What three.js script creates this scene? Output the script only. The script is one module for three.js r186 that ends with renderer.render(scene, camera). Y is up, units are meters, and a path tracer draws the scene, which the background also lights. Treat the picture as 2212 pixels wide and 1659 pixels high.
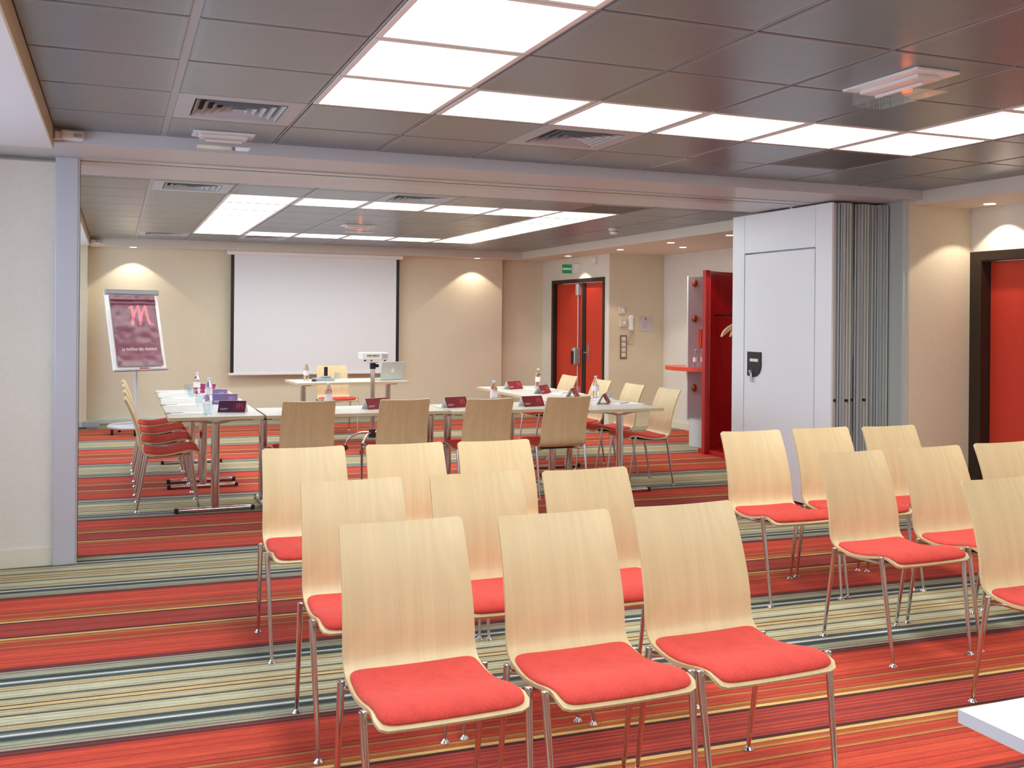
import * as THREE from 'three';
import { mergeGeometries, mergeVertices } from 'three/addons/utils/BufferGeometryUtils.js';
import { RoundedBoxGeometry } from 'three/addons/geometries/RoundedBoxGeometry.js';
import { RectAreaLightUniformsLib } from 'three/addons/lights/RectAreaLightUniformsLib.js';

// ---------------------------------------------------------------- camera, sky, exposure
const scene = new THREE.Scene();
const FOCAL = 2146, IMG_W = 2212, IMG_H = 1659, HORIZON = 687.3;
const camera = new THREE.PerspectiveCamera(2 * Math.atan(IMG_H / 2 / FOCAL) * 180 / Math.PI, IMG_W / IMG_H, 0.05, 60);
camera.position.set(0.361, 1.468, 4.663);
camera.rotation.set(0, -0.3797, 0.0085, 'YXZ');
camera.setViewOffset(IMG_W, IMG_H, 0, IMG_H / 2 - HORIZON, IMG_W, IMG_H);   // a shift lens: level camera, horizon above the middle
scene.background = new THREE.Color().setRGB(3.4, 4.0, 4.9);               // bright overcast sky outside the windows
const renderer = new THREE.WebGLRenderer({ antialias: true });
renderer.toneMapping = THREE.LinearToneMapping;
renderer.toneMappingExposure = 1.2;
renderer.shadowMap.enabled = true;
RectAreaLightUniformsLib.init();
const PANEL_LIGHT = 4.9, PANEL_GLOW = 1.6, SPOT = 1.25;
const PANEL_TINT = new THREE.Color().setRGB(0.965, 1.0, 0.985);

// ---------------------------------------------------------------- helpers
let seed = 20240611;
const rnd = () => { seed = (seed * 1664525 + 1013904223) >>> 0; return seed / 4294967296; };
const R = (a, b) => a + (b - a) * rnd();
const V = (x, y, z) => new THREE.Vector3(x, y, z);
const used = new Map();
function numbered(name) {
  const n = used.get(name) ?? 0; used.set(name, n + 1);
  return n ? name + '_' + String(n).padStart(3, '0') : name;
}
function tag(o, label, category, group, kind) {
  o.userData = { label, category };
  if (group) o.userData.group = group;
  if (kind) o.userData.kind = kind;
  return o;
}
function thing(name, label, category, [x, y, z] = [0, 0, 0], turn = 0, group) {
  const o = new THREE.Group(); o.name = numbered(name); scene.add(o);
  o.position.set(x, y, z); o.rotation.y = turn;
  return tag(o, label, category, group);
}
function mesh(name, geos, mat, parent) {
  const list = Array.isArray(geos) ? geos : [geos];
  const g = list.length === 1 ? list[0] : mergeGeometries(list.map((k) => (k.index ? k.toNonIndexed() : k)));
  const m = new THREE.Mesh(g, mat); m.name = parent ? name : numbered(name);
  (parent ?? scene).add(m); return m;
}
function single(name, geos, mat, label, category, at = [0, 0, 0], turn = 0, group) {
  const m = mesh(name, geos, mat); m.position.set(...at); m.rotation.y = turn;
  return tag(m, label, category, group);
}
function struct(name, geos, mat, label) {
  const m = mesh(name, geos, mat); m.userData = { label, category: name.split('_')[0], kind: 'structure' }; return m;
}
function structGroup(name, label) {
  const g = new THREE.Group(); g.name = numbered(name); scene.add(g); g.userData = { label, category: name.split('_')[0], kind: 'structure' }; return g;
}
function dup(root, at, turn, label) {
  const r = root.clone(); r.name = numbered(root.name.replace(/_\d{3}$/, '')); scene.add(r);
  r.position.set(...at); r.rotation.y = turn; r.userData = { ...root.userData, label: label ?? root.userData.label }; return r;
}
// box from min/max corners, uv in metres by face direction
function bx(x0, x1, y0, y1, z0, z1) {
  const g = new THREE.BoxGeometry(x1 - x0, y1 - y0, z1 - z0); g.translate((x0 + x1) / 2, (y0 + y1) / 2, (z0 + z1) / 2);
  return metreUV(g);
}
function metreUV(g) {
  const p = g.attributes.position, n = g.attributes.normal, uv = new Float32Array(p.count * 2);
  for (let i = 0; i < p.count; i++) {
    const ax = Math.abs(n.getX(i)), ay = Math.abs(n.getY(i)), az = Math.abs(n.getZ(i));
    const [u, v] = ay >= ax && ay >= az ? [p.getX(i), p.getZ(i)] : ax >= az ? [p.getZ(i), p.getY(i)] : [p.getX(i), p.getY(i)];
    uv[2 * i] = u; uv[2 * i + 1] = v;
  }
  g.setAttribute('uv', new THREE.BufferAttribute(uv, 2)); return g;
}
function rbx(x0, x1, y0, y1, z0, z1, r = 0.004, seg = 2) {
  const g = new RoundedBoxGeometry(x1 - x0, y1 - y0, z1 - z0, seg, r); g.translate((x0 + x1) / 2, (y0 + y1) / 2, (z0 + z1) / 2); return g;
}
function rod(a, b, r0, r1 = r0, seg = 12, open = false) {
  const d = b.clone().sub(a), g = new THREE.CylinderGeometry(r1, r0, d.length(), seg, 1, open);
  g.applyQuaternion(new THREE.Quaternion().setFromUnitVectors(V(0, 1, 0), d.normalize()));
  g.translate((a.x + b.x) / 2, (a.y + b.y) / 2, (a.z + b.z) / 2); return g;
}
function disc(x, y, z, r, h, seg = 20) { const g = new THREE.CylinderGeometry(r, r, h, seg); g.translate(x, y, z); return g; }
function lathe(pts, seg = 20) { return new THREE.LatheGeometry(pts.map(([r, y]) => new THREE.Vector2(r, y)), seg); }
function tube(pts, r, seg = 24, rad = 8) { return new THREE.TubeGeometry(new THREE.CatmullRomCurve3(pts), seg, r, rad); }
function extrude(shape, depth, bevel = 0) {
  return new THREE.ExtrudeGeometry(shape, { depth, bevelEnabled: bevel > 0, bevelSize: bevel, bevelThickness: bevel, bevelSegments: 2, curveSegments: 16 });
}
const move = (g, x, y, z) => g.translate(x, y, z);

// ---------------------------------------------------------------- textures
function dataTex(w, h, fn, srgb = true) {
  const d = new Uint8Array(w * h * 4);
  for (let y = 0; y < h; y++) for (let x = 0; x < w; x++) {
    const c = fn(x, y), i = 4 * (y * w + x);
    d[i] = Math.max(0, Math.min(255, c[0])); d[i + 1] = Math.max(0, Math.min(255, c[1])); d[i + 2] = Math.max(0, Math.min(255, c[2])); d[i + 3] = 255;
  }
  const t = new THREE.DataTexture(d, w, h); t.wrapS = t.wrapT = THREE.RepeatWrapping;
  t.magFilter = THREE.LinearFilter; t.minFilter = THREE.LinearMipmapLinearFilter; t.generateMipmaps = true;
  if (srgb) t.colorSpace = THREE.SRGBColorSpace; t.needsUpdate = true; return t;
}
function canvasTex(w, h, draw) {
  const c = document.createElement('canvas'); c.width = w; c.height = h; draw(c.getContext('2d'), w, h);
  const t = new THREE.CanvasTexture(c); t.colorSpace = THREE.SRGBColorSpace; t.magFilter = THREE.LinearFilter; return t;
}
// tiling value noise on a lattice of nx by ny cells
function lattice(nx, ny) { const a = new Float32Array(nx * ny); for (let i = 0; i < a.length; i++) a[i] = rnd(); return { nx, ny, a }; }
function noise(l, u, v) {
  const x = u * l.nx, y = v * l.ny, x0 = Math.floor(x), y0 = Math.floor(y), s = (t) => t * t * (3 - 2 * t), fx = s(x - x0), fy = s(y - y0);
  const at = (i, j) => l.a[(((j % l.ny) + l.ny) % l.ny) * l.nx + (((i % l.nx) + l.nx) % l.nx)];
  return (at(x0, y0) * (1 - fx) + at(x0 + 1, y0) * fx) * (1 - fy) + (at(x0, y0 + 1) * (1 - fx) + at(x0 + 1, y0 + 1) * fx) * fy;
}
// striped carpet: distance from the middle of a beige band (m) -> yarn colour; the pattern mirrors at 0 and at 1 m
const YARN = [
  [0.000, [228, 188, 128]], [0.016, [52, 42, 44]], [0.025, [204, 188, 150]], [0.040, [176, 160, 124]], [0.046, [206, 192, 154]], [0.066, [184, 170, 136]], [0.083, [84, 76, 74]], [0.099, [196, 190, 158]],
  [0.118, [168, 160, 126]], [0.124, [208, 204, 178]], [0.150, [184, 178, 148]], [0.156, [204, 198, 168]], [0.176, [136, 92, 56]], [0.186, [204, 186, 146]], [0.205, [170, 152, 112]], [0.211, [198, 182, 142]], [0.228, [74, 82, 86]], [0.256, [120, 128, 130]],
  [0.268, [220, 224, 222]], [0.284, [110, 118, 120]], [0.292, [60, 68, 72]], [0.322, [104, 110, 104]], [0.335, [168, 170, 146]], [0.362, [140, 138, 118]], [0.370, [176, 172, 150]], [0.384, [126, 84, 82]], [0.393, [172, 164, 146]], [0.410, [92, 42, 44]],
  [0.428, [134, 52, 48]], [0.440, [98, 36, 38]], [0.456, [196, 54, 38]], [0.482, [228, 72, 46]], [0.520, [204, 56, 38]], [0.530, [224, 70, 46]], [0.566, [188, 50, 36]], [0.574, [222, 70, 46]], [0.612, [232, 80, 50]], [0.650, [202, 58, 38]], [0.660, [220, 72, 46]],
  [0.690, [150, 42, 32]], [0.695, [206, 60, 40]], [0.722, [138, 44, 34]], [0.728, [212, 132, 66]], [0.740, [182, 94, 44]], [0.748, [206, 64, 40]], [0.778, [184, 54, 36]], [0.786, [210, 72, 42]], [0.806, [156, 62, 36]], [0.814, [204, 140, 62]], [0.826, [170, 112, 50]],
  [0.834, [202, 84, 44]], [0.848, [150, 84, 46]], [0.854, [234, 190, 112]], [0.876, [84, 30, 34]], [0.898, [190, 58, 46]], [0.912, [140, 42, 38]], [0.919, [190, 60, 48]], [0.935, [146, 44, 40]], [0.942, [200, 66, 50]], [0.962, [150, 46, 42]], [0.970, [196, 62, 50]], [0.988, [158, 50, 46]],
];
const CW = 1024, CH = 2048, streak = lattice(7, 700), streak2 = lattice(40, 1000), tuft = lattice(512, 1024), broad = lattice(3, 60);
const carpetMap = dataTex(CW, CH, (x, y) => {
  const u = x / CW, v = y / CH;
  let d = Math.abs(((v * 2) % 2) - 1);                                  // metres from the beige middle
  d = Math.min(0.9999, Math.max(0, d + (noise(streak, u, v) - 0.5) * 0.004));
  let k = 0; while (k + 1 < YARN.length && YARN[k + 1][0] <= d) k++;
  const c = YARN[k][1], nx = YARN[k + 1];
  const e = nx ? Math.max(0, Math.min(1, (d - nx[0] + 0.003) / 0.003)) * 0.5 : 0;
  const n = 0.80 + 0.16 * noise(streak, u, v) + 0.16 * noise(streak2, u, v) + 0.14 * noise(tuft, u, v) + 0.06 * (noise(broad, u, v) - 0.5);
  const q = [0, 1, 2].map((i) => (c[i] * (1 - e) + (nx ? nx[1][i] : c[i]) * e) * n), g = 0.3 * q[0] + 0.59 * q[1] + 0.11 * q[2];
  return q.map((v, i) => (v * 0.84 + g * 0.10) * [1, 1, 0.95][i]);
});
const woodA = lattice(60, 3), woodB = lattice(170, 4), woodC = lattice(5, 4), woodD = lattice(14, 5);
const birchMap = dataTex(512, 1024, (x, y) => {
  const u = x / 512, v = y / 1024, w = u + 0.03 * noise(woodC, u, v);
  const rings = Math.sin((w * 5 + 2.2 * noise(woodC, u, v) + 0.25 * noise(woodD, u, v)) * 6.283);
  const n = 1.0 + 0.013 * (noise(woodA, u, v) - 0.5) * 2 + 0.010 * (noise(woodB, u, v) - 0.5) * 2 + 0.010 * rings + 0.035 * (noise(woodC, u, v) - 0.5);
  return [222 * n, 199 * (n * 1.01 - 0.01), 152 * (n * 1.03 - 0.03)];
});
const fabN = lattice(128, 128), fabM = lattice(9, 9);
const fabricMap = dataTex(256, 256, (x, y) => {
  const u = x / 256, v = y / 256, n = 0.9 + 0.12 * noise(fabN, u, v) + 0.06 * noise(fabM, u, v) + 0.03 * ((x + y) % 4 < 2 ? 1 : -1);
  return [218 * n, 76 * n, 66 * n];
});
const perf = dataTex(512, 512, (x, y) => {
  const u = (x + 0.5) / 512, v = (y + 0.5) / 512, edge = Math.min(u, v, 1 - u, 1 - v) < 0.045;
  const hole = !edge && (x % 6) < 3 && (y % 6) < 3, n = 1 + 0.02 * (noise(fabM, u, v) - 0.5);
  const g = (hole ? 118 : 152) * n; return [g * 0.92, g, g * 1.06];
});
const grilleMap = dataTex(256, 256, (x, y) => {
  const u = (x + 0.5) / 256, v = (y + 0.5) / 256, edge = Math.min(u, v, 1 - u, 1 - v) < 0.04;
  const g = edge ? 130 : (x % 8 < 5 && y % 8 < 5 ? 46 : 100); return [g, g * 1.02, g];
});
const plasterN = lattice(64, 64), plasterM = lattice(7, 7);
const plaster = dataTex(256, 256, (x, y) => { const u = x / 256, v = y / 256, n = 247 + 4 * noise(plasterN, u, v) + 3 * noise(plasterM, u, v); return [n, n, n]; });
plaster.repeat.set(0.8, 0.8);

// ---------------------------------------------------------------- materials
const std = (o) => new THREE.MeshStandardMaterial(o), phy = (o) => new THREE.MeshPhysicalMaterial(o);
const M = {
  carpet: std({ map: carpetMap, roughness: 0.95, bumpMap: carpetMap, bumpScale: 0.0015 }),
  wall: std({ color: '#e8dec2', map: plaster, roughness: 0.7 }),
  wallPale: std({ color: '#ebe7db', map: plaster, roughness: 0.7 }),
  fascia: std({ color: '#c4ae8a', roughness: 0.5 }),
  soffit: std({ color: '#e2dacb', roughness: 0.55 }),
  soffitWhite: std({ color: '#e2e5ea', roughness: 0.6 }),
  beam: std({ color: '#cfd1d6', roughness: 0.38 }),
  base: std({ color: '#e8e2cf', roughness: 0.5 }),
  tile: std({ map: perf, roughness: 0.3, metalness: 0.4 }),
  tileDark: std({ map: grilleMap, roughness: 0.5, metalness: 0.2 }),
  concrete: std({ color: '#8d8983', roughness: 0.9 }),
  duct: std({ color: '#9a9fa3', roughness: 0.5, metalness: 0.3 }),
  runner: std({ color: '#a9b1b8', roughness: 0.4, metalness: 0.3 }),
  alu: std({ color: '#c6cacc', roughness: 0.36, metalness: 0.55 }),
  aluDull: std({ color: '#cbd1cb', roughness: 0.5, metalness: 0.2 }),
  edgeCore: std({ color: '#a9b4ae', roughness: 0.55, metalness: 0.2 }),
  seal: std({ color: '#2b2a2c', roughness: 0.7 }),
  panel: std({ color: '#eef1f4', roughness: 0.42, metalness: 0.15 }),
  jamb: std({ color: '#cdd0da', roughness: 0.4, metalness: 0.3 }),
  chrome: std({ color: '#d6d6da', roughness: 0.13, metalness: 1 }),
  black: std({ color: '#151515', roughness: 0.5 }),
  darkFrame: std({ color: '#2b1d12', roughness: 0.45 }),
  redDoor: std({ color: '#d03a22', roughness: 0.55 }),
  birch: phy({ map: birchMap, roughness: 0.42, clearcoat: 0.25, clearcoatRoughness: 0.35 }),
  fabric: phy({ map: fabricMap, roughness: 0.95, sheen: 0.4, sheenColor: new THREE.Color('#ff8a78'), sheenRoughness: 0.6, bumpMap: fabricMap, bumpScale: 0.0006 }),
  laminate: phy({ color: '#f1eee4', roughness: 0.3, clearcoat: 0.3, clearcoatRoughness: 0.2 }),
  greyEdge: std({ color: '#d2d4da', roughness: 0.5 }),
  edge: std({ color: '#d8c7a3', roughness: 0.55 }),
  white: std({ color: '#eeeeec', roughness: 0.5 }),
  whiteGloss: phy({ color: '#f2f2f2', roughness: 0.25, clearcoat: 0.4 }),
  paper: std({ color: '#f6f5f2', roughness: 0.8 }),
  greyPlastic: std({ color: '#a9adb2', roughness: 0.5 }),
  screen: std({ color: '#ebeff1', roughness: 0.9 }),
  louvre: std({ color: '#bcc4cc', roughness: 0.45, metalness: 0.15 }),
  clear: phy({ color: '#ffffff', roughness: 0.04, transmission: 1, thickness: 0, ior: 1.45 }),
  glass: phy({ color: '#f4f8fa', roughness: 0.02, transmission: 1, thickness: 0, ior: 1.45 }),
  water: phy({ color: '#fafcfd', roughness: 0.03, transmission: 1, thickness: 0.03, ior: 1.33 }),
  capBlue: std({ color: '#cfdcec', roughness: 0.4 }),
  labelPink: std({ color: '#ece2e6', roughness: 0.5 }),
  panelGlow: std({ color: '#ffffff', emissive: PANEL_TINT, emissiveIntensity: PANEL_GLOW, roughness: 0.6 }),
  lampGlow: std({ color: '#ffffff', emissive: new THREE.Color('#fff2e0'), emissiveIntensity: 2.6, roughness: 0.6 }),
  neon: std({ color: '#ff7a3a', emissive: new THREE.Color('#ff5a1e'), emissiveIntensity: 0.8 }),
  silver: std({ color: '#d2d8de', roughness: 0.45, metalness: 0.08 }),
  redLacquer: phy({ color: '#b3161a', roughness: 0.35, clearcoat: 0.3 }),
  orangeLacquer: phy({ color: '#e2481f', roughness: 0.35, clearcoat: 0.3 }),
  brownKnob: phy({ color: '#8a3416', roughness: 0.3, clearcoat: 0.5 }),
  hanger: std({ color: '#e2c49c', roughness: 0.5 }),
  cream: std({ color: '#ded3bd', roughness: 0.5 }),
  taupe: std({ color: '#8f7a66', roughness: 0.5, metalness: 0.3 }),
  greenSign: std({ color: '#0d8a4c', emissive: new THREE.Color('#0d8a4c'), emissiveIntensity: 0.35, roughness: 0.5 }),
  rubber: std({ color: '#1d1d1f', roughness: 0.7 }),
  redInk: std({ color: '#c02a2a', roughness: 0.5 }),
};

// ---------------------------------------------------------------- the room
const H = 2.46, HS = 2.355, ZB0 = -1.18, ZB1 = -2.46, XL = 0.04, XR = 6.03;
const ZBACK = -9.46, ZREC = -9.60, XDOOR = 6.57, ZPHONE = -7.35, XB = 7.42, XWIN = -1.2, ZNEAR = 6.2, XNR = 6.6;
{ // carpet, its stripes laid a touch off square
  const g = bx(XWIN - 0.2, XB + 0.4, -0.12, 0, -9.9, ZNEAR + 0.2), p = g.attributes.position, uv = g.attributes.uv;
  for (let i = 0; i < p.count; i++) { const s = p.getZ(i) - 0.04 * p.getX(i); uv.setXY(i, p.getX(i) / 2, (s - 0.53) / 2 + 0.5); }
  struct('floor', g, M.carpet, 'carpet with broad red and beige bands of thin stripes');
}
// left wall with window openings (outside the frame; its daylight cools that side of the room)
const winBays = [[-8.6, -6.9], [-6.6, -4.9], [-4.6, -2.9], [-0.9, 0.9], [1.3, 3.1], [3.5, 5.3]];
{
  const x0 = XWIN - 0.18, x1 = XWIN, parts = [bx(x0, x1, 0, 0.85, -9.7, ZNEAR), bx(x0, x1, 2.15, H + 0.2, -9.7, ZNEAR)];
  let z = -9.7; for (const [a, b] of [...winBays, [ZNEAR, ZNEAR]]) { parts.push(bx(x0, x1, 0.85, 2.15, z, a)); z = b; }
  struct('wall_left', parts, M.wallPale, 'pale wall with windows along the side of the rooms');
  winBays.forEach(([a, b], i) => {
    const w = structGroup('window_' + (i + 1), 'tall side window with a pale frame letting daylight in');
    mesh('window_frame', [bx(x0 + 0.04, x0 + 0.10, 0.85, 0.90, a, b), bx(x0 + 0.04, x0 + 0.10, 2.10, 2.15, a, b), bx(x0 + 0.04, x0 + 0.10, 0.9, 2.1, a, a + 0.05), bx(x0 + 0.04, x0 + 0.10, 0.9, 2.1, b - 0.05, b), bx(x0 + 0.04, x0 + 0.10, 0.9, 2.1, (a + b) / 2 - 0.03, (a + b) / 2 + 0.03)], M.white, w);
    mesh('pane', bx(x0 + 0.066, x0 + 0.072, 0.9, 2.1, a + 0.05, (a + b) / 2 - 0.03), M.glass, w);
    mesh('pane', bx(x0 + 0.066, x0 + 0.072, 0.9, 2.1, (a + b) / 2 + 0.03, b - 0.05), M.glass, w);
  });
}
struct('wall_partition', bx(XWIN, 0.03, 0, HS + 0.002, -1.96, -1.74), M.wallPale, 'short beige wall between the two rooms beside the steel jamb');
struct('baseboard_partition', bx(XWIN, 0.03, 0, 0.105, -1.74, -1.728), M.base, 'cream baseboard under the short beige wall');
{ // steel jamb that the folding wall closes against
  const j = structGroup('trim_1', 'tall blue-grey steel jamb at the end of the folding wall');
  mesh('jamb_post', rbx(0.03, 0.152, 0, 2.39, -1.98, -1.70, 0.006), M.jamb, j);
  mesh('seal_strip', bx(0.152, 0.158, 0, 2.39, -1.92, -1.74), M.seal, j);
  mesh('edge_profile', bx(0.152, 0.16, 0, 2.39, -1.725, -1.705), M.alu, j);
}
{ // far rear walls
  struct('wall_back', [bx(0.02, 5.83, 0, H + 0.1, -9.7, ZBACK)], M.wall, 'cream rear wall behind the projection screen');
  struct('wall_pier', bx(XWIN, 0.02, 0, H + 0.1, -9.8, -9.26), M.wall, 'shaded pier in the corner beside the flip chart');
  struct('wall_recess', bx(5.83, XDOOR + 0.2, 0, H + 0.1, -9.8, ZREC), M.wall, 'narrow set-back wall between the screen wall and the double door');
  struct('wall_door_side', [bx(XDOOR, XDOOR + 0.2, 0, H + 0.1, ZREC, -9.24), bx(XDOOR, XDOOR + 0.2, 0, H + 0.1, -7.477, ZPHONE - 0.012), bx(XDOOR, XDOOR + 0.2, 2.044, H + 0.1, -9.24, -7.477)], M.wallPale, 'pale side wall around the red double door');
  struct('wall_phone', [bx(XDOOR + 0.002, XB + 0.2, 0, H + 0.1, ZPHONE - 0.012, ZPHONE), bx(XDOOR + 0.2, XB + 0.2, 0, H + 0.1, ZPHONE - 0.2, ZPHONE - 0.012)], M.wall, 'cream wall carrying the telephone and switches');
  struct('wall_service', bx(XB, XB + 0.2, 0, H + 0.1, ZPHONE, -2.0), M.wallPale, 'pale side wall behind the red wardrobe');
  struct('baseboard_service', bx(XB - 0.014, XB, 0, 0.09, ZPHONE, -2.3), M.base, 'cream baseboard along the wall behind the wardrobe');
  struct('baseboard_phone', bx(XDOOR + 0.002, XB - 0.014, 0, 0.09, ZPHONE, ZPHONE + 0.014), M.base, 'cream baseboard under the wall telephone');
  struct('baseboard_back', bx(0.2, 5.83, 0, 0.03, ZBACK, ZBACK + 0.012), M.base, 'low cream baseboard of the rear wall');
}
struct('wall_stub', bx(5.98, XB + 0.2, 0, H + 0.1, -2.3, -1.25), M.wall, 'cream end wall beside the folded partition panels');
struct('wall_right', [bx(XNR, XNR + 0.2, 0, H + 0.1, -0.16, ZNEAR), bx(XNR, XNR + 0.2, 2.016, H + 0.1, -1.25, -0.16)], M.wallPale, 'pale side wall over the red door');
struct('wall_near', bx(XWIN, XNR, 0, H + 0.2, ZNEAR, ZNEAR + 0.15), M.wallPale, 'pale wall behind the viewer');
// dropped margins round both ceilings, and the beam with the folding wall's track
struct('trim_2', [bx(XWIN, XL, HS, H + 0.12, ZB0, ZNEAR)], M.soffitWhite, 'white dropped ceiling margin along the window side');
struct('trim_3', bx(XL, XL + 0.008, HS, H, ZB0, ZNEAR), M.fascia, 'beige fascia of the dropped margin on the window side');
struct('trim_4', [bx(XWIN, XL, HS, H + 0.12, -9.22, ZB1)], M.soffitWhite, 'white dropped margin along the window side of the further room');
struct('trim_5', bx(XL, XL + 0.008, HS, H, -9.22, ZB1), M.fascia, 'beige fascia along the window side of the further room');
struct('trim_6', bx(XR, XB, HS, H + 0.12, -9.60, ZB1), M.soffit, 'dropped ceiling margin with spotlights over the double door');
struct('trim_7', bx(XL + 0.008, XR, HS, H + 0.12, ZBACK, -9.16), M.soffit, 'dropped ceiling margin above the projection screen');
struct('trim_8', bx(XR, XNR, HS, H + 0.12, -1.25, ZNEAR), M.soffit, 'dropped ceiling margin with a spotlight over the single red door');
{
  const b = structGroup('beam', 'wide low beam between the rooms carrying the folding wall track');
  mesh('beam_body', bx(XWIN, XB, 2.39, H + 0.12, ZB1, ZB0), M.beam, b);
  mesh('track', [bx(0.155, 5.98, 2.384, 2.392, -1.98, -1.80), bx(0.155, 5.98, 2.384, 2.392, -1.77, -1.66)], M.alu, b);
  mesh('track_slot', bx(0.155, 5.98, 2.386, 2.391, -1.80, -1.77), M.seal, b);
}
// ceilings: dark void, runners, and every tile a piece of its own
function tileGeo(w, d) {
  const c = 0.006, hw = w / 2, hd = d / 2, y1 = 0.014, v = [], n = [], uv = [];
  const quad = (a, b, e, f, flat) => {
    const N = b.clone().sub(a).cross(e.clone().sub(a)).normalize();
    for (const q of [a, b, e, a, e, f]) { v.push(q.x, q.y, q.z); n.push(N.x, N.y, N.z); uv.push(flat ? q.x / w + 0.5 : 0.01, flat ? q.z / d + 0.5 : 0.01); }
  };
  const o = [V(-hw, y1, -hd), V(hw, y1, -hd), V(hw, y1, hd), V(-hw, y1, hd)], m = [V(-hw, c / 2, -hd), V(hw, c / 2, -hd), V(hw, c / 2, hd), V(-hw, c / 2, hd)];
  const i = [V(-hw + c, 0, -hd + c), V(hw - c, 0, -hd + c), V(hw - c, 0, hd - c), V(-hw + c, 0, hd - c)];
  quad(i[0], i[1], i[2], i[3], true); quad(o[3], o[2], o[1], o[0], false);
  for (let k = 0; k < 4; k++) { const l = (k + 1) % 4; quad(m[k], m[l], i[l], i[k], false); quad(o[k], o[l], m[l], m[k], false); }
  const g = new THREE.BufferGeometry();
  g.setAttribute('position', new THREE.Float32BufferAttribute(v, 3)); g.setAttribute('normal', new THREE.Float32BufferAttribute(n, 3)); g.setAttribute('uv', new THREE.Float32BufferAttribute(uv, 2));
  return g;
}
const tileCache = new Map();
function tileFor(w, d) { const k = w.toFixed(3) + 'x' + d.toFixed(3); if (!tileCache.has(k)) tileCache.set(k, tileGeo(w, d)); return tileCache.get(k); }
const lightCells = [], ventCells = [];
function ceiling(label, zs, isLight, isVent, isDark) {
  const c = structGroup('ceiling', label), zMin = zs[0], zMax = zs[zs.length - 1];
  const xs = [XL + 0.008]; for (let k = 1; k <= 10; k++) xs.push(0.6 * k); xs[10] = XR;
  const runners = [];
  for (let k = 1; k < 10; k++) { const r = k === 1 ? 0.016 : 0.005; runners.push(bx(0.6 * k - r, 0.6 * k + r, H + 0.004, H + 0.03, zMin, zMax)); }
  for (const g of runners) mesh('ceiling_runner', g, M.runner, c);
  for (let i = 0; i + 1 < xs.length; i++) for (let j = 0; j + 1 < zs.length; j++) {
    const x0 = xs[i] + (i === 1 ? 0.017 : i === 0 ? 0.001 : 0.010), x1 = xs[i + 1] - (i === 0 ? 0.017 : i === 9 ? 0.001 : 0.010), z0 = zs[j] + 0.006, z1 = zs[j + 1] - 0.006;
    if (x1 - x0 < 0.05 || z1 - z0 < 0.05) continue;
    const cell = { x: (x0 + x1) / 2, z: (z0 + z1) / 2, w: x1 - x0, d: z1 - z0, i, j };
    if (isLight(cell)) { lightCells.push({ ...cell, label }); continue; }
    if (isVent(cell)) { ventCells.push(cell); continue; }
    const t = mesh('ceiling_tile', tileFor(cell.w, cell.d), isDark(cell) ? M.tileDark : M.tile, c);
    t.position.set(cell.x, H, cell.z);
  }
}
const zn = [ZB0, -0.6]; for (let k = 0; k <= 10; k++) zn.push(0.6 * k); zn.push(ZNEAR);
const zf = [-9.16, -9.1]; for (let k = 0; k < 11; k++) zf.push(-8.5 + 0.6 * k); zf.push(ZB1);
const inside = (v, a, b) => v > a && v < b;
ceiling('grey perforated metal tile ceiling above the rows of chairs', zn,
  (c) => inside(c.x, 1.2, 4.8) && inside(c.z, 0, 4.2) && !(inside(c.x, 1.8, 4.2) && inside(c.z, 0.6, 3.6)),
  (c) => inside(c.z, -0.6, 0) && (inside(c.x, 0.6, 1.2) || inside(c.x, 2.4, 3.0)),
  (c) => inside(c.z, -0.6, 0) && inside(c.x, 4.2, 4.8));
ceiling('grey perforated metal tile ceiling above the conference tables', zf,
  (c) => inside(c.x, 1.2, 4.8) && inside(c.z, -7.9, -3.7) && !(inside(c.x, 1.8, 4.2) && inside(c.z, -7.3, -4.3)),
  (c) => (inside(c.z, -3.7, -3.1) && (inside(c.x, 0.6, 1.2) || inside(c.x, 2.4, 3.0))) || (inside(c.z, -8.5, -7.9) && (inside(c.x, 0.6, 1.2) || inside(c.x, 1.8, 2.4))),
  (c) => inside(c.z, -3.7, -3.1) && inside(c.x, 4.2, 4.8));
struct('roof', bx(XWIN - 0.2, XB + 0.2, H + 0.12, H + 0.3, -9.9, ZNEAR + 0.2), M.concrete, 'slab above both ceilings');
// glowing ceiling panels
for (const c of lightCells) {
  const near = c.z > -1;
  const t = thing('ceiling_light_panel', near ? 'square glowing ceiling panel in the light ring above the rows of chairs' : 'square glowing ceiling panel in the light ring above the conference tables', 'ceiling light', [c.x, H, c.z], 0, near ? 'light panels above the chair rows' : 'light panels above the conference tables');
  const w = c.w / 2, d = c.d / 2, f = 0.022;
  mesh('frame', [bx(-w, w, 0.0, 0.02, -d, -d + f), bx(-w, w, 0.0, 0.02, d - f, d), bx(-w, -w + f, 0.0, 0.02, -d + f, d - f), bx(w - f, w, 0.0, 0.02, -d + f, d - f)], M.white, t);
  mesh('diffuser', bx(-w + f, w - f, 0.010, 0.018, -d + f, d - f), M.panelGlow, t);
  mesh('housing', [bx(-w, w, 0.08, 0.084, -d, d), bx(-w, -w + 0.003, 0.02, 0.08, -d, d), bx(w - 0.003, w, 0.02, 0.08, -d, d), bx(-w + 0.003, w - 0.003, 0.02, 0.08, -d, -d + 0.003), bx(-w + 0.003, w - 0.003, 0.02, 0.08, d - 0.003, d)], M.white, t);
  const l = new THREE.RectAreaLight(PANEL_TINT, PANEL_LIGHT, 2 * (w - f), 2 * (d - f)); l.position.set(0, 0.007, 0); l.rotation.x = -Math.PI / 2; l.name = 'panel_light'; t.add(l);
}
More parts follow.
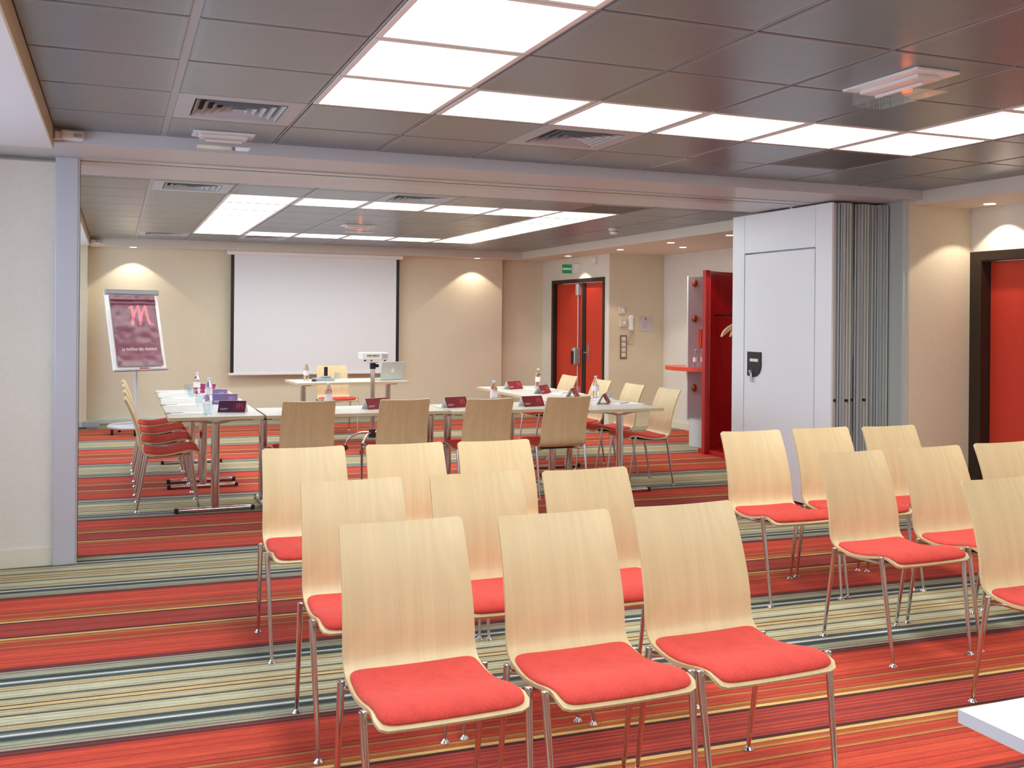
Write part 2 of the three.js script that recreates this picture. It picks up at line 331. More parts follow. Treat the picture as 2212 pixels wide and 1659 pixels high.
// square louvre air diffusers
ventCells.forEach((c) => {
  const label = c.z > -1 ? (c.x < 2 ? 'square louvred air diffuser above the chairs, between the detector and light column' : 'square louvred air diffuser above the chairs, between beam and glowing row')
    : c.z > -4 ? (c.x < 2 ? 'square louvred air diffuser just past the beam by the light column' : 'square louvred air diffuser just past the beam beside the glowing row')
      : (c.x < 1.4 ? 'square louvred air diffuser near the ceiling corner above the flip chart' : 'square louvred air diffuser close in front of the projection screen');
  const t = thing('air_diffuser', label, 'air vent', [c.x, H, c.z], 0, 'louvred air diffusers in the ceilings');
  const w = c.w / 2, d = c.d / 2, o = 0.21;
  mesh('face_plate', [bx(-w, w, 0, 0.012, -d, -o), bx(-w, w, 0, 0.012, o, d), bx(-w, -o, 0, 0.012, -o, o), bx(o, w, 0, 0.012, -o, o)], M.louvre, t);
  mesh('duct', [bx(-o - 0.003, o + 0.003, 0.10, 0.104, -o - 0.003, o + 0.003), bx(-o - 0.003, -o, 0.012, 0.10, -o, o), bx(o, o + 0.003, 0.012, 0.10, -o, o), bx(-o, o, 0.012, 0.10, -o - 0.003, -o), bx(-o, o, 0.012, 0.10, o, o + 0.003)], M.duct, t);
  for (let k = 0; k < 5; k++) {
    const r = o - 0.006 - k * 0.041, s = Math.SQRT2, g = new THREE.CylinderGeometry((r - 0.03) * s, r * s, 0.03, 4, 1, true); g.rotateY(Math.PI / 4); g.translate(0, 0.013, 0);
    mesh('louvre', g.toNonIndexed(), M.louvre, t).geometry.computeVertexNormals();
  }
  mesh('centre_plate', bx(-0.022, 0.022, 0.004, 0.01, -0.022, 0.022), M.louvre, t);
});
// recessed spotlights in the dropped margins
const spots = [[6.43, -0.92, 'small round recessed spotlight above the single red door'], [0.568, -9.235, 'small round recessed spotlight above the flip chart'], [5.343, -9.235, 'small round recessed spotlight beside the projection screen'],
  [6.30, -8.10, 'small round recessed spotlight above the exit sign'], [6.33, -6.59, 'small round recessed spotlight in front of the wall telephone'], [6.30, -5.30, 'small round recessed spotlight between the smoke detector and service column'],
  [6.81, -5.87, 'small round recessed spotlight behind the grey service column'], [6.32, -4.14, 'small round recessed spotlight beside the top of the folded panels']];
for (const [x, z, label] of spots) {
  const t = thing('recessed_spotlight', label, 'spotlight', [x, HS, z], 0, 'round spotlights in the dropped ceiling margins');
  mesh('bezel', new THREE.TorusGeometry(0.047, 0.006, 8, 28).rotateX(Math.PI / 2).scale(1, 0.35, 1), M.chrome, t);
  mesh('lamp', disc(0, -0.002, 0, 0.042, 0.006, 28), M.lampGlow, t);
  const s = new THREE.SpotLight('#ffeedd', SPOT, 0, 0.90, 0.10, 2); s.position.set(0, -0.012, 0); s.target.position.set(0, -2, 0); s.name = 'spot_light'; t.add(s); t.add(s.target);
}

// ---------------------------------------------------------------- doors
{ // double door, faces -x
  const d = structGroup('door_1', 'red double door in a dark frame with a panic bar');
  const x0 = XDOOR - 0.012;
  mesh('door_frame', [bx(x0, XDOOR + 0.12, 0, 2.044, -9.24, -9.17), bx(x0, XDOOR + 0.12, 0, 2.044, -7.53, -7.477), bx(x0, XDOOR + 0.12, 1.99, 2.044, -9.17, -7.53)], M.darkFrame, d);
  mesh('door_leaf', rbx(XDOOR + 0.05, XDOOR + 0.10, 0.01, 1.985, -9.165, -8.27, 0.004), M.redDoor, d);
  const leaf = mesh('door_leaf', rbx(XDOOR + 0.05, XDOOR + 0.10, 0.01, 1.985, -8.16, -7.535, 0.004), M.redDoor, d);
  mesh('meeting_strip', bx(XDOOR + 0.04, XDOOR + 0.09, 0.01, 1.985, -8.27, -8.16), M.black, d);
  const bar = mesh('panic_bar', [rod(V(XDOOR + 0.02, 0.02, -8.36), V(XDOOR + 0.02, 1.96, -8.36), 0.011)], M.alu, d);
  mesh('top_latch', [rbx(XDOOR - 0.01, XDOOR + 0.05, 1.80, 1.97, -8.40, -8.32, 0.012)], M.alu, bar);
  mesh('push_handle', [rbx(XDOOR - 0.06, XDOOR + 0.05, 0.80, 1.05, -8.41, -8.32, 0.02)], M.alu, bar);
  mesh('push_grip', [rbx(XDOOR - 0.075, XDOOR - 0.06, 0.81, 1.0, -8.40, -8.33, 0.006)], M.black, bar);
  const pl = mesh('lock_plate', rbx(XDOOR + 0.042, XDOOR + 0.052, 0.87, 1.12, -8.12, -8.06, 0.003), M.chrome, leaf);
  mesh('lever_handle', [rod(V(XDOOR + 0.045, 0.99, -8.09), V(XDOOR - 0.01, 0.99, -8.09), 0.011), rod(V(XDOOR - 0.01, 0.99, -8.09), V(XDOOR - 0.01, 0.985, -7.97), 0.010)], M.chrome, leaf);
}
{ // single door by the folded panels
  const d = structGroup('door_2', 'single red door in a dark frame by the chair rows');
  mesh('door_frame', [bx(XNR - 0.012, XNR + 0.16, 0, 2.016, -1.25, -1.14), bx(XNR - 0.012, XNR + 0.16, 0, 2.016, -0.22, -0.16), bx(XNR - 0.012, XNR + 0.16, 1.945, 2.016, -1.14, -0.22)], M.darkFrame, d);
  const leaf = mesh('door_leaf', rbx(XNR + 0.08, XNR + 0.13, 0.01, 1.94, -1.135, -0.225, 0.004), M.redDoor, d);
  mesh('lever_handle', [rod(V(XNR + 0.08, 1.02, -0.29), V(XNR + 0.03, 1.02, -0.29), 0.011), rod(V(XNR + 0.03, 1.02, -0.29), V(XNR + 0.03, 1.02, -0.41), 0.010)], M.chrome, leaf);
}

// ---------------------------------------------------------------- folded partition panels
{
  const G = 'folded partition panels stacked beside the end wall', z0 = -2.78, z1 = -1.47, w = 0.074;
  const names = ['folded partition panel with an inset door, outermost of the stack', 'second folded partition panel from the one with the door', 'third folded partition panel from the one with the door', 'fourth folded partition panel from the one with the door', 'fifth folded partition panel from the one with the door', 'innermost folded partition panel against the end wall'];
  for (let k = 0; k < 6; k++) {
    const x = 5.43 + k * 0.089, t = thing('partition_panel', names[k], 'partition panel', [x, 0, 0], 0, G), dz = [0, 0.03, -0.02, 0.02, 0, 0.03][k];
    if (k === 0) { // face with stiles, head and pass door
      mesh('core', bx(0.05, w, 0.02, 2.374, z0 + 0.02, z1 - 0.045), M.panel, t);
      mesh('stile', rbx(0, 0.02, 0.02, 2.374, z0, -2.606, 0.002), M.panel, t);
      mesh('stile', rbx(0, 0.02, 0.02, 2.374, -1.662, z1, 0.002), M.panel, t);
      mesh('head_panel', rbx(0, 0.02, 2.045, 2.374, -2.603, -1.665, 0.002), M.panel, t);
      const dr = mesh('pass_door', rbx(0.001, 0.021, 0.02, 2.033, -2.596, -1.672, 0.002), M.panel, t);
      const hs = new THREE.Shape(); hs.moveTo(-0.095, 0.21); hs.lineTo(0.095, 0.21); hs.lineTo(0.095, 0.10); hs.quadraticCurveTo(0.085, 0, -0.03, 0); hs.lineTo(-0.095, 0.01); hs.closePath();
      const hg = extrude(hs, 0.006, 0.003); hg.rotateY(-Math.PI / 2); hg.translate(0.001, 0.985, -2.445);
      mesh('flush_handle', hg, M.black, dr);
      mesh('handle_label', bx(-0.010, -0.007, 1.115, 1.14, -2.50, -2.385), M.white, dr);
      mesh('key', [bx(-0.016, -0.012, 0.94, 1.02, -2.49, -2.46), rod(V(-0.004, 1.03, -2.475), V(-0.03, 1.03, -2.475), 0.012)], M.alu, dr);
    } else mesh('core', [bx(0, w, 0.02, 2.374, z0 + 0.02, z1 - 0.025 + dz)], M.panel, t);
    // edge profile of alternating aluminium fins and grooves
    mesh('edge_profile', [k ? bx(0.0, 0.015, 0.02, 2.37, z1 - 0.024 + dz, z1 + dz) : bx(0.021, 0.029, 0.02, 2.37, z1 - 0.03, z1 - 0.002)], M.alu, t); mesh('edge_profile', [bx(w - 0.015, w - 0.002, 0.02, 2.37, z1 - 0.024 + dz, z1 + dz)], k % 2 ? M.aluDull : M.alu, t);
    mesh('edge_ridge', bx(0.031, 0.043, 0.02, 2.37, z1 - 0.022 + dz, z1 - 0.004 + dz), M.aluDull, t);
    mesh('edge_core', bx(k ? 0.002 : 0.0215, w - 0.002, 0.021, 2.369, z1 - 0.04, z1 - 0.020 + dz), M.edgeCore, t);
    mesh('edge_seal', bx(w - 0.002, w + 0.013, 0.02, 2.37, z1 - 0.06, z1 - 0.010 + dz), M.seal, t);
    if (k < 4) { mesh('jack_screw', rod(V(w / 2, 0.86, z1 - 0.02 + dz), V(w / 2, 0.86, z1 + 0.004 + dz), 0.011), M.black, t); mesh('socket_plate', bx(0.016, 0.029, 2.05, 2.24, z1 - 0.022, z1 - 0.014 + dz), M.seal, t); }
    mesh('roller', [rod(V(w / 2, 2.374, -2.0), V(w / 2, 2.384, -2.0), 0.02)], M.chrome, t);
  }
  struct('trim_9', [bx(5.965, 5.98, 0, 2.39, -1.52, -1.25), bx(5.93, 5.965, 0, 2.39, -1.275, -1.262), bx(5.945, 5.965, 0, 2.39, -1.31, -1.275)], M.aluDull, 'grey steel end profile on the cream end wall');
}

// ---------------------------------------------------------------- chairs
// moulded shell profile (z, y): top of the back, down, round the bend, along the seat to the front lip
const PROF = new THREE.CatmullRomCurve3([[-0.314, 0.836], [-0.283, 0.770], [-0.253, 0.695], [-0.229, 0.615], [-0.213, 0.545], [-0.204, 0.490], [-0.192, 0.455], [-0.166, 0.432], [-0.120, 0.420], [-0.05, 0.414], [0.04, 0.424], [0.12, 0.440], [0.172, 0.444], [0.203, 0.436], [0.226, 0.418]].map(([z, y]) => V(0, y, z)), false, 'centripetal');
const PLEN = PROF.getLength();
function shellPoint(u, s) {   // u in -1..1 across, s metres along the profile; front (upper) face
  const t = Math.min(1, Math.max(0, s / PLEN)), p = PROF.getPointAt(t), q = PROF.getTangentAt(t);
  const n = V(0, q.z, -q.y).normalize(); if (n.z < 0 && n.y < 0) n.negate();
  const back = THREE.MathUtils.smoothstep(0.46 - s, 0, 0.2);
  const hw = 0.197 + 0.008 * THREE.MathUtils.smoothstep(s, 0, 0.4) + 0.010 * THREE.MathUtils.smoothstep(s, 0.42, PLEN);
  let cut = 0;
  for (const [e, rc] of [[s, 0.014], [PLEN - s, 0.030]]) if (e < rc) cut = Math.max(cut, rc - Math.sqrt(Math.max(0, rc * rc - (rc - e) * (rc - e))));
  const x = u * (hw - cut), c = (x / 0.2) * (x / 0.2);
  return { p: V(x, p.y, p.z).addScaledVector(n, c * (0.016 * back + 0.006 * (1 - back))), n, x };
}
function shellGeo() {
  const NU = 12, NV = 44, T = 0.011, pos = [], nor = [], uv = [], idx = [], ss = [];
  for (let j = 0; j <= NV; j++) { const a = j / NV; ss.push(PLEN * (a < 0.06 ? a * a / 0.06 * 0.9 + a * 0.1 : a > 0.94 ? 1 - ((1 - a) * (1 - a) / 0.06 * 0.9 + (1 - a) * 0.1) : a)); }
  const grid = (side) => {
    const o = pos.length / 3;
    for (let j = 0; j <= NV; j++) for (let i = 0; i <= NU; i++) { const q = shellPoint(i / NU * 2 - 1, ss[j]), p = q.p.clone().addScaledVector(q.n, side ? 0 : -T); pos.push(p.x, p.y, p.z); uv.push(q.x / 0.5 + 0.5, ss[j] / 1.0); }
    for (let j = 0; j < NV; j++) for (let i = 0; i < NU; i++) { const a = o + j * (NU + 1) + i, b = a + 1, c = a + NU + 1, d = c + 1; if (side) idx.push(a, c, b, b, c, d); else idx.push(a, b, c, b, d, c); }
    return o;
  };
  const fo = grid(1), bo = grid(0), W = NU + 1, ring = [];
  for (let i = 0; i <= NU; i++) ring.push(i); for (let j = 1; j <= NV; j++) ring.push(j * W + NU); for (let i = NU - 1; i >= 0; i--) ring.push(NV * W + i); for (let j = NV - 1; j > 0; j--) ring.push(j * W);
  const ro = pos.length / 3;
  for (const k of ring) for (const b of [fo, bo]) { pos.push(pos[3 * (b + k)], pos[3 * (b + k) + 1], pos[3 * (b + k) + 2]); uv.push(uv[2 * (b + k)], uv[2 * (b + k) + 1]); }
  for (let k = 0; k < ring.length; k++) { const a = ro + 2 * k, b = ro + 2 * ((k + 1) % ring.length); idx.push(a, b, a + 1, b, b + 1, a + 1); }
  const g = new THREE.BufferGeometry(); g.setAttribute('position', new THREE.Float32BufferAttribute(pos, 3)); g.setAttribute('uv', new THREE.Float32BufferAttribute(uv, 2)); g.setIndex(idx); g.computeVertexNormals(); return g;
}
function padGeo() {
  const N = 22, MM = 22, s0 = 0.428, s1 = PLEN - 0.012, pos = [], uv = [], idx = [];
  for (const top of [1, 0]) {
    const o = pos.length / 3;
    for (let j = 0; j <= N; j++) for (let i = 0; i <= MM; i++) {
      let a = i / MM * 2 - 1, b = j / N * 2 - 1; a = Math.sin(a * Math.PI / 2); b = Math.sin(b * Math.PI / 2);
      // square to rounded square
      const m = Math.max(Math.abs(a), Math.abs(b)), L = Math.pow(Math.pow(Math.abs(a), 13) + Math.pow(Math.abs(b), 13), 1 / 13) || 1, k = m / L; const ua = a * k, ub = b * k;
      const q = shellPoint(ua * 0.955, s0 + (ub * 0.5 + 0.5) * (s1 - s0));
      const h = top ? 0.005 + 0.016 * Math.pow(Math.max(0, 1 - Math.pow(m, 7)), 0.55) : 0.0005;
      const p = q.p.clone().addScaledVector(q.n, h); pos.push(p.x, p.y, p.z); uv.push(p.x * 4, p.z * 4);
    }
    for (let j = 0; j < N; j++) for (let i = 0; i < MM; i++) { const c = o + j * (MM + 1) + i, d = c + 1, e = c + MM + 1, f = e + 1; if (top) idx.push(c, e, d, d, e, f); else idx.push(c, d, e, d, f, e); }
  }
  const K = (N + 1) * (MM + 1), ring = []; for (let i = 0; i <= MM; i++) ring.push(i); for (let j = 1; j <= N; j++) ring.push(j * (MM + 1) + MM); for (let i = MM - 1; i >= 0; i--) ring.push(N * (MM + 1) + i); for (let j = N - 1; j > 0; j--) ring.push(j * (MM + 1));
  for (let k = 0; k < ring.length; k++) { const a = ring[k], b = ring[(k + 1) % ring.length]; idx.push(a, b, a + K, b, b + K, a + K); }
  const g = new THREE.BufferGeometry(); g.setAttribute('position', new THREE.Float32BufferAttribute(pos, 3)); g.setAttribute('uv', new THREE.Float32BufferAttribute(uv, 2)); g.setIndex(idx); g.computeVertexNormals(); return g;
}
function makeChair() {
  const t = new THREE.Group(); t.name = numbered('stacking_chair'); scene.add(t); tag(t, '', 'chair');
  mesh('shell', shellGeo(), M.birch, t).userData.label = 'one-piece birch plywood seat and back';
  mesh('seat_pad', padGeo(), M.fabric, t).userData.label = 'red upholstered seat pad';
  for (const sx of [-1, 1]) {
    const rt = V(sx * 0.219, 0.424, -0.150), rf = V(sx * 0.2175, 0.012, -0.22), ft = V(sx * 0.232, 0.452, 0.158), ff = V(sx * 0.2185, 0.012, 0.22);
    for (const [top, foot] of [[rt, rf], [ft, ff]]) {
      const cap = new THREE.SphereGeometry(0.0115, 12, 6, 0, 6.3, 0, Math.PI / 2); cap.scale(1, 0.35, 1); cap.translate(top.x, top.y, top.z);
      const leg = mesh('leg', [rod(foot, top, 0.0075, 0.0115, 14), cap.toNonIndexed()], M.chrome, t);
      mesh('glide', lathe([[0.0, 0], [0.017, 0], [0.018, 0.003], [0.010, 0.010], [0.0075, 0.016]], 16).translate(foot.x, 0, foot.z), M.chrome, leg);
    }
    mesh('side_rail', [tube([V(sx * 0.219, 0.404, -0.153), V(sx * 0.165, 0.396, -0.135), V(sx * 0.15, 0.394, -0.06), V(sx * 0.15, 0.402, 0.06), V(sx * 0.165, 0.412, 0.135), V(sx * 0.232, 0.424, 0.158)], 0.0085, 28, 8)], M.chrome, t);
  }
  mesh('under_seat_plate', [bx(-0.15, 0.15, 0.392, 0.402, -0.09, -0.05), bx(-0.15, 0.15, 0.40, 0.41, 0.05, 0.10), bx(-0.06, 0.06, 0.392, 0.408, -0.05, 0.05)], M.black, t);
  return t;
}
const chair0 = makeChair(); let firstChair = true;
function chair(x, z, turn, label, group) {
  let c;
  if (firstChair) { c = chair0; firstChair = false; c.position.set(x, 0, z); c.rotation.y = turn; } else c = dup(chair0, [x, 0, z], turn);
  c.userData = { label, category: 'chair', group }; return c;
}
const ord = ['first', 'second', 'third'];
const block1 = [[[1.205, 0.165], [1.70, 0.175], [2.17, 0.20]], [[1.212, 1.175], [1.722, 1.17], [2.195, 1.215]], [[1.19, 1.99], [1.685, 2.03], [2.168, 2.037]]];
block1.forEach((row, r) => row.forEach(([x, z], k) => chair(x, z, R(-0.02, 0.02), 'red-padded plywood chair, ' + ord[r] + ' row from the tables, ' + ord[k] + ' seat from the steel jamb', 'chairs in the block of nine')));
const block2 = [[[3.71, 0.225], [4.205, 0.215], [4.68, 0.255]], [[3.657, 1.125], [4.172, 1.105], [4.68, 1.085]], [[3.672, 1.975]]];
const bl2 = ['red-padded plywood chair in front of the pass door panel, first row', 'red-padded plywood chair before the folded panel edges, first row', 'red-padded plywood chair beside the end wall, first row', 'red-padded plywood chair at the aisle end of the second row beside the panels', 'red-padded plywood chair between two others in the second row by the door', 'red-padded plywood chair standing in front of the single red door', 'red-padded plywood aisle chair beside the white table corner, third row'];
let b2 = 0; block2.forEach((row) => row.forEach(([x, z]) => chair(x, z, R(-0.025, 0.025), bl2[b2++], 'chairs in the block beside the folded panels')));
const lw = ['first', 'second', 'third', 'fourth'];
[-3.43, -4.187, -4.905, -5.565].forEach((z, k) => chair(0.741, z, Math.PI / 2 + R(-0.02, 0.02), 'red-padded plywood chair at the table beside the flip chart, ' + lw[3 - k] + ' from the flip chart', 'chairs along the table by the flip chart'));
[[1.712, -3.08], [2.44, -3.04], [3.09, -2.925], [3.765, -2.925]].forEach(([x, z], k) => chair(x, z, Math.PI + R(-0.03, 0.03), 'plywood chair seen from behind at the cross table, ' + lw[k] + ' from the steel jamb', 'chairs along the cross table'));
[-5.33, -4.53, -3.85, -3.2].forEach((z, k) => chair(4.745, z, -Math.PI / 2 + R(-0.03, 0.03), 'plywood chair at the table facing the flip chart side, ' + lw[k] + ' from the double door', 'chairs along the table by the double door'));
chair(2.96, -7.80, 0.03, 'plywood chair behind the presenter table in front of the screen', 'chairs at the conference tables');

// ---------------------------------------------------------------- tables
const TH = 0.72;
function legGeos(span) {
  return {
    post: [rod(V(0, 0.03, 0), V(0, 0.66, 0), 0.031, 0.031, 20)],
    bar: [rbx(-0.026, 0.026, 0.004, 0.034, -span / 2 + 0.015, span / 2 - 0.015, 0.012, 3)],
    caps: [rbx(-0.028, 0.028, 0.0, 0.035, -span / 2, -span / 2 + 0.03, 0.006), rbx(-0.028, 0.028, 0.0, 0.035, span / 2 - 0.03, span / 2, 0.006)],
    arms: [tube([V(0, 0.655, 0), V(0, 0.668, 0.05), V(0, 0.685, 0.14), V(0, 0.688, 0.2)], 0.010, 12, 8), tube([V(0, 0.655, 0), V(0, 0.668, -0.05), V(0, 0.685, -0.14), V(0, 0.688, -0.2)], 0.010, 12, 8)],
    lugs: [bx(-0.03, 0.03, 0.682, 0.695, 0.16, 0.27), bx(-0.03, 0.03, 0.682, 0.695, -0.27, -0.16)],
  };
}
const LEG = legGeos(0.58);
// table with its length along local x, origin at the floor under the middle; legX: leg positions along x
function table(label, x, z, turn, len, dep, legX, group, h = TH, edge = M.edge) {
  const t = thing('folding_table', label, 'table', [x, 0, z], turn, group);
  mesh('tabletop', rbx(-len / 2 + 0.002, len / 2 - 0.002, h - 0.025, h, -dep / 2 + 0.002, dep / 2 - 0.002, 0.002, 2), M.laminate, t);
  const L = len / 2, D = dep / 2, e = 0.003, y0 = h - 0.026, y1 = h - 0.001;
  mesh('edge_band', [bx(-L, L, y0, y1, -D, -D + e), bx(-L, L, y0, y1, D - e, D), bx(-L, -L + e, y0, y1, -D + e, D - e), bx(L - e, L, y0, y1, -D + e, D - e)], edge, t);
  for (const lx of legX) {
    const leg = mesh('leg', LEG.post, M.chrome, t); leg.position.set(lx, h - TH, 0); leg.userData.label = 'chrome column leg';
    mesh('foot_bar', LEG.bar, M.chrome, leg).position.y = TH - h; for (const q of LEG.caps) mesh('foot_cap', q, M.black, leg).position.y = TH - h; mesh('bracket_arm', LEG.arms, M.chrome, leg); mesh('bracket_lug', LEG.lugs, M.black, leg);
  }
  return t;
}
const HP = Math.PI / 2, GT = 'white tables set out in a U';
table('white folding table beside the cross table on the flip chart side', 1.065, -3.685, HP, 1.43, 0.68, [-0.60, 0.50], GT);
table('white folding table in front of the flip chart', 1.075, -5.12, HP, 1.42, 0.68, [-0.63, 0.56], GT);
table('white folding cross table with two chairs behind, flip chart end', 2.138, -3.27, 0.0, 1.43, 0.66, [-0.698, 0.66], GT);
table('white folding cross table at the double door end', 3.40, -3.21, 0.02, 1.065, 0.66, [-0.47, 0.49], GT);
table('white folding table at the open end beside the double door chairs', 4.325, -3.375, HP, 1.42, 0.70, [-0.58, 0.42], GT);
table('white folding table along the chairs closest to the double door', 4.36, -4.80, HP, 1.40, 0.70, [-0.55, 0.55], GT);
table('white presenter table in front of the projection screen', 2.90, -6.92, 0.05, 1.32, 0.70, [-0.52, 0.50], 'presenter furniture');
table('white table whose corner stands beside the aisle chair', 2.55, 3.58, 0.0, 1.40, 0.70, [-0.60, 0.60], 'table near the aisle', 0.735, M.greyEdge);

// ---------------------------------------------------------------- things on the tables
const bottleGeo = lathe([[0, 0.002], [0.027, 0], [0.031, 0.006], [0.031, 0.05], [0.0295, 0.055], [0.031, 0.06], [0.031, 0.125], [0.028, 0.145], [0.016, 0.172], [0.0125, 0.178], [0.0125, 0.19], [0, 0.19]], 20);
const bottleLabel = new THREE.CylinderGeometry(0.0318, 0.0318, 0.052, 20, 1, true).translate(0, 0.092, 0), bottleCap = lathe([[0, 0.207], [0.0135, 0.207], [0.0145, 0.204], [0.0145, 0.19], [0, 0.19]], 16);
function bottle(x, y, z, label, group = 'water bottles on the tables') {
  const t = thing('water_bottle', label, 'bottle', [x, y, z], R(0, 6), group);
  mesh('bottle_body', bottleGeo, M.water, t); mesh('bottle_label', bottleLabel, M.labelPink, t); mesh('cap', bottleCap, M.capBlue, t); return t;
}
const glassGeo = lathe([[0, 0.006], [0.027, 0.004], [0.0285, 0], [0.031, 0.01], [0.036, 0.088], [0.0345, 0.088], [0.0295, 0.012], [0, 0.010]], 20);
const tumbler = (x, y, z, label) => single('drinking_glass', glassGeo, M.glass, label, 'glass', [x, y, z], 0, 'drinking glasses on the tables');
// script letter as on the cards and the poster
function scriptM(c, x, y, s, col, lw = 0.11) {
  c.save(); c.translate(x, y); c.scale(s, s); c.strokeStyle = col; c.lineCap = 'round'; c.lineJoin = 'round';
  const st = (w, f) => { c.lineWidth = w; c.beginPath(); f(); c.stroke(); };
  st(lw * 0.55, () => { c.moveTo(0.0, 0.10); c.quadraticCurveTo(0.10, 0.0, 0.14, 0.08); });
  st(lw, () => { c.moveTo(0.13, 0.06); c.quadraticCurveTo(0.20, 0.40, 0.08, 0.78); });
  st(lw * 0.6, () => { c.moveTo(0.09, 0.78); c.quadraticCurveTo(0.22, 0.25, 0.42, 0.03); });
  st(lw, () => { c.moveTo(0.42, 0.03); c.quadraticCurveTo(0.50, 0.35, 0.44, 0.78); });
  st(lw * 0.6, () => { c.moveTo(0.45, 0.78); c.quadraticCurveTo(0.55, 0.25, 0.76, 0.02); });
  st(lw * 0.95, () => { c.moveTo(0.76, 0.02); c.quadraticCurveTo(0.78, 0.55, 0.88, 0.74); });
  st(lw * 0.5, () => { c.moveTo(0.88, 0.74); c.quadraticCurveTo(0.95, 0.84, 1.02, 0.80); });
  c.restore();
}
function cardTex(a, b, ink) {
  return canvasTex(512, 256, (c, w, h) => {
    const g = c.createLinearGradient(0, 0, w, 0); g.addColorStop(0, a); g.addColorStop(1, b); c.fillStyle = g; c.fillRect(0, 0, w, h);
    scriptM(c, 330, 60, 140, ink); c.fillStyle = 'rgba(245,235,240,0.85)'; for (const [y, l] of [[168, 150], [190, 120]]) c.fillRect(36, y, l, 9);
  });
}
const cardMats = [std({ map: cardTex('#4b2347', '#6b2340', '#d6405a'), roughness: 0.5 }), std({ map: cardTex('#7a6a9c', '#86628e', '#b39ac0'), roughness: 0.5 }), std({ map: cardTex('#8f1c52', '#a02050', '#d65a80'), roughness: 0.5 }), std({ map: cardTex('#8c3038', '#9a2f33', '#d8545a'), roughness: 0.5 })];
const CH2 = 0.088, CD = 0.05, CL = 0.105;
const cardFront = (() => { const g = new THREE.BufferGeometry(); g.setAttribute('position', new THREE.Float32BufferAttribute([-CL, 0, CD, CL, 0, CD, CL, CH2, 0, -CL, 0, CD, CL, CH2, 0, -CL, CH2, 0], 3)); g.setAttribute('uv', new THREE.Float32BufferAttribute([0, 0, 1, 0, 1, 1, 0, 0, 1, 1, 0, 1], 2)); g.computeVertexNormals(); return g; })();
const cardFlap = (side) => { const a = Math.atan2(CD, CH2), L = Math.hypot(CD, CH2), g = new THREE.BoxGeometry(2 * CL, L, 0.0012); g.translate(0, L / 2, 0); g.rotateX(-side * a); g.translate(0, 0, side * (CD - 0.0012)); return g; };
const cardBack = [cardFlap(1), cardFlap(-1)];
function nameCard(x, z, turn, m, label) {
  const t = thing('name_card', label, 'name card', [x, TH, z], turn, 'folded name cards on the tables');
  mesh('printed_front', cardFront, cardMats[m], t); mesh('folded_card', cardBack, M.paper, t); return t;
}
// table beside the flip chart
nameCard(1.215, -3.33, -0.35, 0, 'dark plum name card with pink script letter by the table edge');
nameCard(1.235, -4.05, -0.45, 1, 'lilac name card between the bottle and the plum name card');
nameCard(1.215, -4.62, -0.6, 1, 'lilac name card between two bottles on the flip chart side');
nameCard(1.19, -5.38, -0.7, 2, 'magenta name card at the far end by the flip chart');
bottle(1.115, TH, -4.30, 'clear water bottle on the flip chart side table beside the lilac card'); bottle(1.085, TH, -5.22, 'clear water bottle on the flip chart side table by the magenta card');
[[1.012, -3.13, 'drinking glass beside the dark plum name card'], [1.012, -3.95, 'drinking glass between notepads beside the lilac name card'], [1.0, -4.72, 'drinking glass between the two bottles on the flip chart side'], [1.01, -5.32, 'drinking glass by the bottle next to the magenta card']].forEach(([x, z, l]) => tumbler(x, TH, z, l));
const padPaper = rbx(-0.105, 0.105, 0, 0.004, -0.148, 0.148, 0.001), penGeo = [rod(V(-0.065, 0.005, 0), V(0.065, 0.005, 0), 0.004, 0.004, 8), rod(V(0.065, 0.005, 0), V(0.078, 0.005, 0), 0.004, 0.0012, 8)];
const wordsL = ['by the cross table', 'second from the cross table', 'second from the flip chart', 'closest to the flip chart'];
[-3.30, -4.04, -4.77, -5.42].forEach((z, k) => {
  single('notepad', padPaper, M.paper, 'white notepad on the flip chart side table, ' + wordsL[k], 'notepad', [0.90, TH, z], HP, 'notepads on the tables');
  single('pen', penGeo, M.greyPlastic, 'grey pen at the notepad on the flip chart side, ' + wordsL[k], 'pen', [0.772, TH, z + 0.0], 0.15, 'pens on the tables');
});
// cross table
bottle(1.98, TH, -3.42, 'clear water bottle on the cross table behind the first chair'); bottle(3.40, TH, -3.36, 'clear water bottle on the cross table behind the third chair');
nameCard(2.34, -3.28, 0.35, 3, 'brick red name card on the cross table beside the second chair'); nameCard(3.0, -3.22, 0.25, 3, 'brick red name card on the cross table beside the third chair'); nameCard(3.66, -3.14, 0.2, 3, 'brick red name card with script letter beside the fourth chair');
// table beside the double door
nameCard(4.27, -5.08, 0.45, 3, 'brick red name card at the far end by the double door'); nameCard(4.32, -4.42, 0.7, 3, 'brick red name card second from the double door end'); nameCard(4.42, -3.93, 0.9, 3, 'brick red name card third from the double door end'); nameCard(4.37, -3.18, 0.95, 3, 'brick red name card at the open table end by the chairs');
bottle(4.60, TH, -5.18, 'clear water bottle on the table in front of the double door'); bottle(4.60, TH, -3.80, 'clear water bottle on the table before the third chair back');
[[4.42, -5.33, 'drinking glass beside the furthest brick red name card'], [4.48, -4.66, 'drinking glass beside the second brick red name card'], [4.52, -4.06, 'drinking glass beside the third brick red name card'], [4.50, -3.34, 'drinking glass beside the name card at the open table end']].forEach(([x, z, l]) => tumbler(x, TH, z, l));
const wordsR = ['closest to the double door', 'second from the double door', 'third from the double door', 'at the open table end'];
[-5.0, -4.30, -3.66, -3.08].forEach((z, k) => { single('notepad', padPaper, M.paper, 'white notepad on the double door side table, ' + wordsR[k], 'notepad', [4.545, TH, z - 0.04], HP + 0.1, 'notepads on the tables'); single('pen', penGeo, M.greyPlastic, 'grey pen on the double door side table, ' + wordsR[k], 'pen', [4.53, TH + 0.0042, z - 0.02], 0.5, 'pens on the tables'); });
